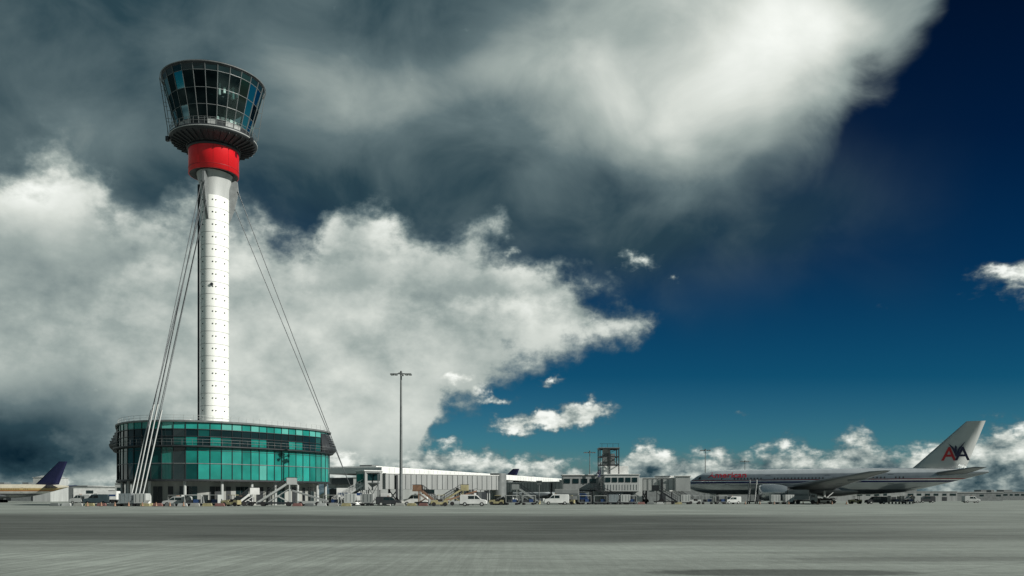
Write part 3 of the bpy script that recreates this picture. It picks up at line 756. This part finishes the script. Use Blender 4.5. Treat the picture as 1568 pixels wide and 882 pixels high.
bA=blobs(XA,YA,[(11.7,.9,1.5,1.3,.52),(9.6,1.7,1.7,.85,.34),(12.7,.3,1.0,.8,.28),(7.6,1.0,1.7,.8,.26),(10.3,-.5,2.5,1.0,.28),(5.4,1.3,1.3,.8,.16),(6.2,2.9,2.2,.6,-.02),(9.0,3.1,2.2,.5,-.03),(1.0,.0,2.6,1.0,-.07),(1.6,1.9,1.2,.4,.10),(.3,1.1,1.6,.3,.05),(3.2,2.6,1.6,.5,.0)])
bA=bA+.29+(nA-.5)*.46+(wA-.5)*.22
veil=blobs(XA,YA,[(9.6,3.6,2.4,.8,.7),(12.2,3.0,1.5,.7,.40),(6.4,3.1,2.0,.6,.5)]).op('MINIMUM',.8)
kV=veil*(1-aA)
bA=bA.mix(.13,kV)
aA=1-(1-aA)*(1-veil)
XB,YB,wB=warp(.85,1.35,(11,2,1),6,.6)
topB=XB.curve([(-4,2.5),(0,2.45),(.7,2.4),(1.3,2.75),(1.75,3.25),(2.4,3.15),(3,3.1),(3.8,3.35),(4.3,3.65),(4.7,3.75),(5,3.5),(5.4,3.4),(6,3.5),(6.6,3.75),(7.3,3.7),(8,4.0),(8.7,4.2),(9.1,4.55),(9.7,4.7),(10.0,4.8),(10.3,5.3),(11,6.2),(20,9)],-4,20,-2,12)
botB=XB.curve([(-4,12),(5.8,12),(6.3,8),(6.55,6.9),(7,6.2),(7.6,5.8),(8.3,5.55),(9,5.4),(9.5,5.25),(10.0,4.95),(10.2,4.6),(11,4),(20,3)],-4,20,-2,12)
nB=noise(nt,V,1.3,7,.58,off=(1,8,3),mul=(.8,1,1.2)); nB2=noise(nt,V,1.3,5,.58,off=(1.35,7.8,3.4),mul=(.8,1,1.2))
sT=YB-topB; dB=sT.op('MINIMUM',botB-YB)+(nB-.5)*1.7
softB=X0.sm(2,6,.45,.30)
aB=dB.sm(softB*-1,softB)
edge=((sT.op('MAXIMUM',0))*-1.3).op('EXPONENT')
bB=blobs(X0+(nB-.5)*1.5,Y0+(nB-.5)*1.2,[(.5,2.9,.9,.45,.30),(-.1,6.7,1.9,.6,-.50),(.2,7.2,1.5,.4,-.16),(3.6,5.0,2.2,1.3,.08),(8.9,5.0,1.0,.35,.12),(6.2,5.6,1.6,.7,.08),(.8,4.3,1.6,.6,-.08),(5.2,6.6,1.5,.6,.12),(3.0,6.9,1.5,.5,.06),(7.2,4.6,1.1,.25,-.14),(2.2,3.9,.9,.25,-.08),(6.0,4.3,1.2,.2,-.07)])
inn=sT.sm(0,1.2)
bB=bB+.605+edge*.13+(nB-.5)*.25+(wB-.5)*.22+(nB-nB2)*(.6-inn*.4)
XC,YC,wC=warp(2.0,.62,(4,9,2),4,.6)
bl=blobs(XC,YC,[(9.85,3.95,.34,.17,.95),(15.5,4.25,.75,.36,.95),(9.05,6.3,.42,.2,1.15),(8.55,6.4,.4,.18,.8),(7.9,6.48,.6,.17,1.0),(8.4,5.88,.3,.09,.8),(7.6,6.05,.5,.10,.8),(7.2,5.8,.5,.12,.6),(11.33,6.36,.22,.08,.85),(14.45,6.3,.12,.05,.7),(7.8,3.8,.18,.09,.7),(10.3,4.3,.12,.06,.6)])
nC=noise(nt,V,2.6,6,.58,off=(2,2,2),mul=(1,1,1.7)); nC2=noise(nt,V,2.6,4,.58,off=(2.25,1.9,2.45),mul=(1,1,1.7))
topH=XC.curve([(-4,7.2),(5.8,6.9),(6.5,6.75),(7.3,6.85),(7.8,6.95),(8.5,6.95),(9.1,7.1),(9.6,6.95),(9.85,6.65),(10.2,6.9),(10.8,6.85),(11.5,6.9),(12,6.76),(12.6,6.85),(13.2,6.6),(13.7,6.88),(14.3,6.75),(14.9,6.65),(15.4,6.55),(16,6.5),(20,6.5)],-4,20,-2,12)
sH=YC-topH
dC=((bl-.5)*.42).op('MAXIMUM',sH*.9+.03)+(nC-.5)*.8
aC=dC.sm(-.06,.28)
bC=(sH.op('MAXIMUM',0)*-3).op('EXPONENT')*.2+.59+(nC-nC2)*1.0+(nC-.5)*.35-Y0.sm(6.85,7.25)*.15
br=bA.mix(bB,aB).mix(bC,aC)
al=1-(1-aA)*(1-aB)*(1-aC)
al=al.op('MAXIMUM',Y0.sm(6.7,7.7)*.6)
rp_=nt.nodes.new('ShaderNodeValToRGB'); nt.links.new(br.k,rp_.inputs[0]); cr2=rp_.color_ramp
cr2.elements[0].position=0; cr2.elements[0].color=(.003,.016,.028,1); cr2.elements[1].position=1; cr2.elements[1].color=(.93,.96,.91,1)
for p,c in((.2,(.026,.060,.078)),(.4,(.125,.178,.19)),(.6,(.345,.405,.385)),(.8,(.67,.71,.66))): e_=cr2.elements.new(p); e_.color=(*c,1)
tr=nt.nodes.new('ShaderNodeValToRGB'); nt.links.new((Y0*.125).k,tr.inputs[0]); t2=tr.color_ramp
t2.elements[0].position=0; t2.elements[0].color=(.003,.034,.078,1); t2.elements[1].position=1; t2.elements[1].color=(.40,.56,.58,1)
for p,c in((.25,(.003,.050,.115)),(.5,(.006,.098,.19)),(.72,(.02,.195,.30)),(.86,(.12,.36,.46))): e_=t2.elements.new(p); e_.color=(*c,1)
vm=nt.nodes.new('ShaderNodeVectorMath'); vm.operation='MULTIPLY'; nt.links.new(sky.outputs[0],vm.inputs[0]); nt.links.new(tr.outputs[0],vm.inputs[1])
b1=nt.nodes.new('ShaderNodeBackground'); b1.inputs[1].default_value=.10; nt.links.new(vm.outputs[0],b1.inputs[0])
b2=nt.nodes.new('ShaderNodeBackground'); b2.inputs[1].default_value=1.0; nt.links.new(rp_.outputs[0],b2.inputs[0])
mx=nt.nodes.new('ShaderNodeMixShader'); nt.links.new(al.k,mx.inputs[0]); nt.links.new(b1.outputs[0],mx.inputs[1]); nt.links.new(b2.outputs[0],mx.inputs[2])
ow=nt.nodes.new('ShaderNodeOutputWorld'); nt.links.new(mx.outputs[0],ow.inputs[0])
# ------------------------------------------------------------------ sun, camera
sl=bpy.data.lights.new('sun','SUN'); sl.energy=5.0; sl.angle=R(.5); sl.color=(1,.97,.90)
so=bpy.data.objects.new('sun',sl); scene.collection.objects.link(so)
sd=Vector((math.sin(R(SR))*math.cos(R(SE)),math.cos(R(SR))*math.cos(R(SE)),math.sin(R(SE))))
so.rotation_euler=(-sd).to_track_quat('-Z','Y').to_euler()
cam=bpy.data.cameras.new('camera'); co=bpy.data.objects.new('camera',cam); scene.collection.objects.link(co); scene.camera=co
co.location=(0,0,1.3); co.rotation_euler=(R(90),0,0); cam.sensor_width=36; cam.lens=29.85; cam.shift_y=.2054; cam.clip_end=20000; cam.clip_start=.1
scene.view_settings.view_transform='Standard'; scene.view_settings.look='None'; scene.view_settings.exposure=0
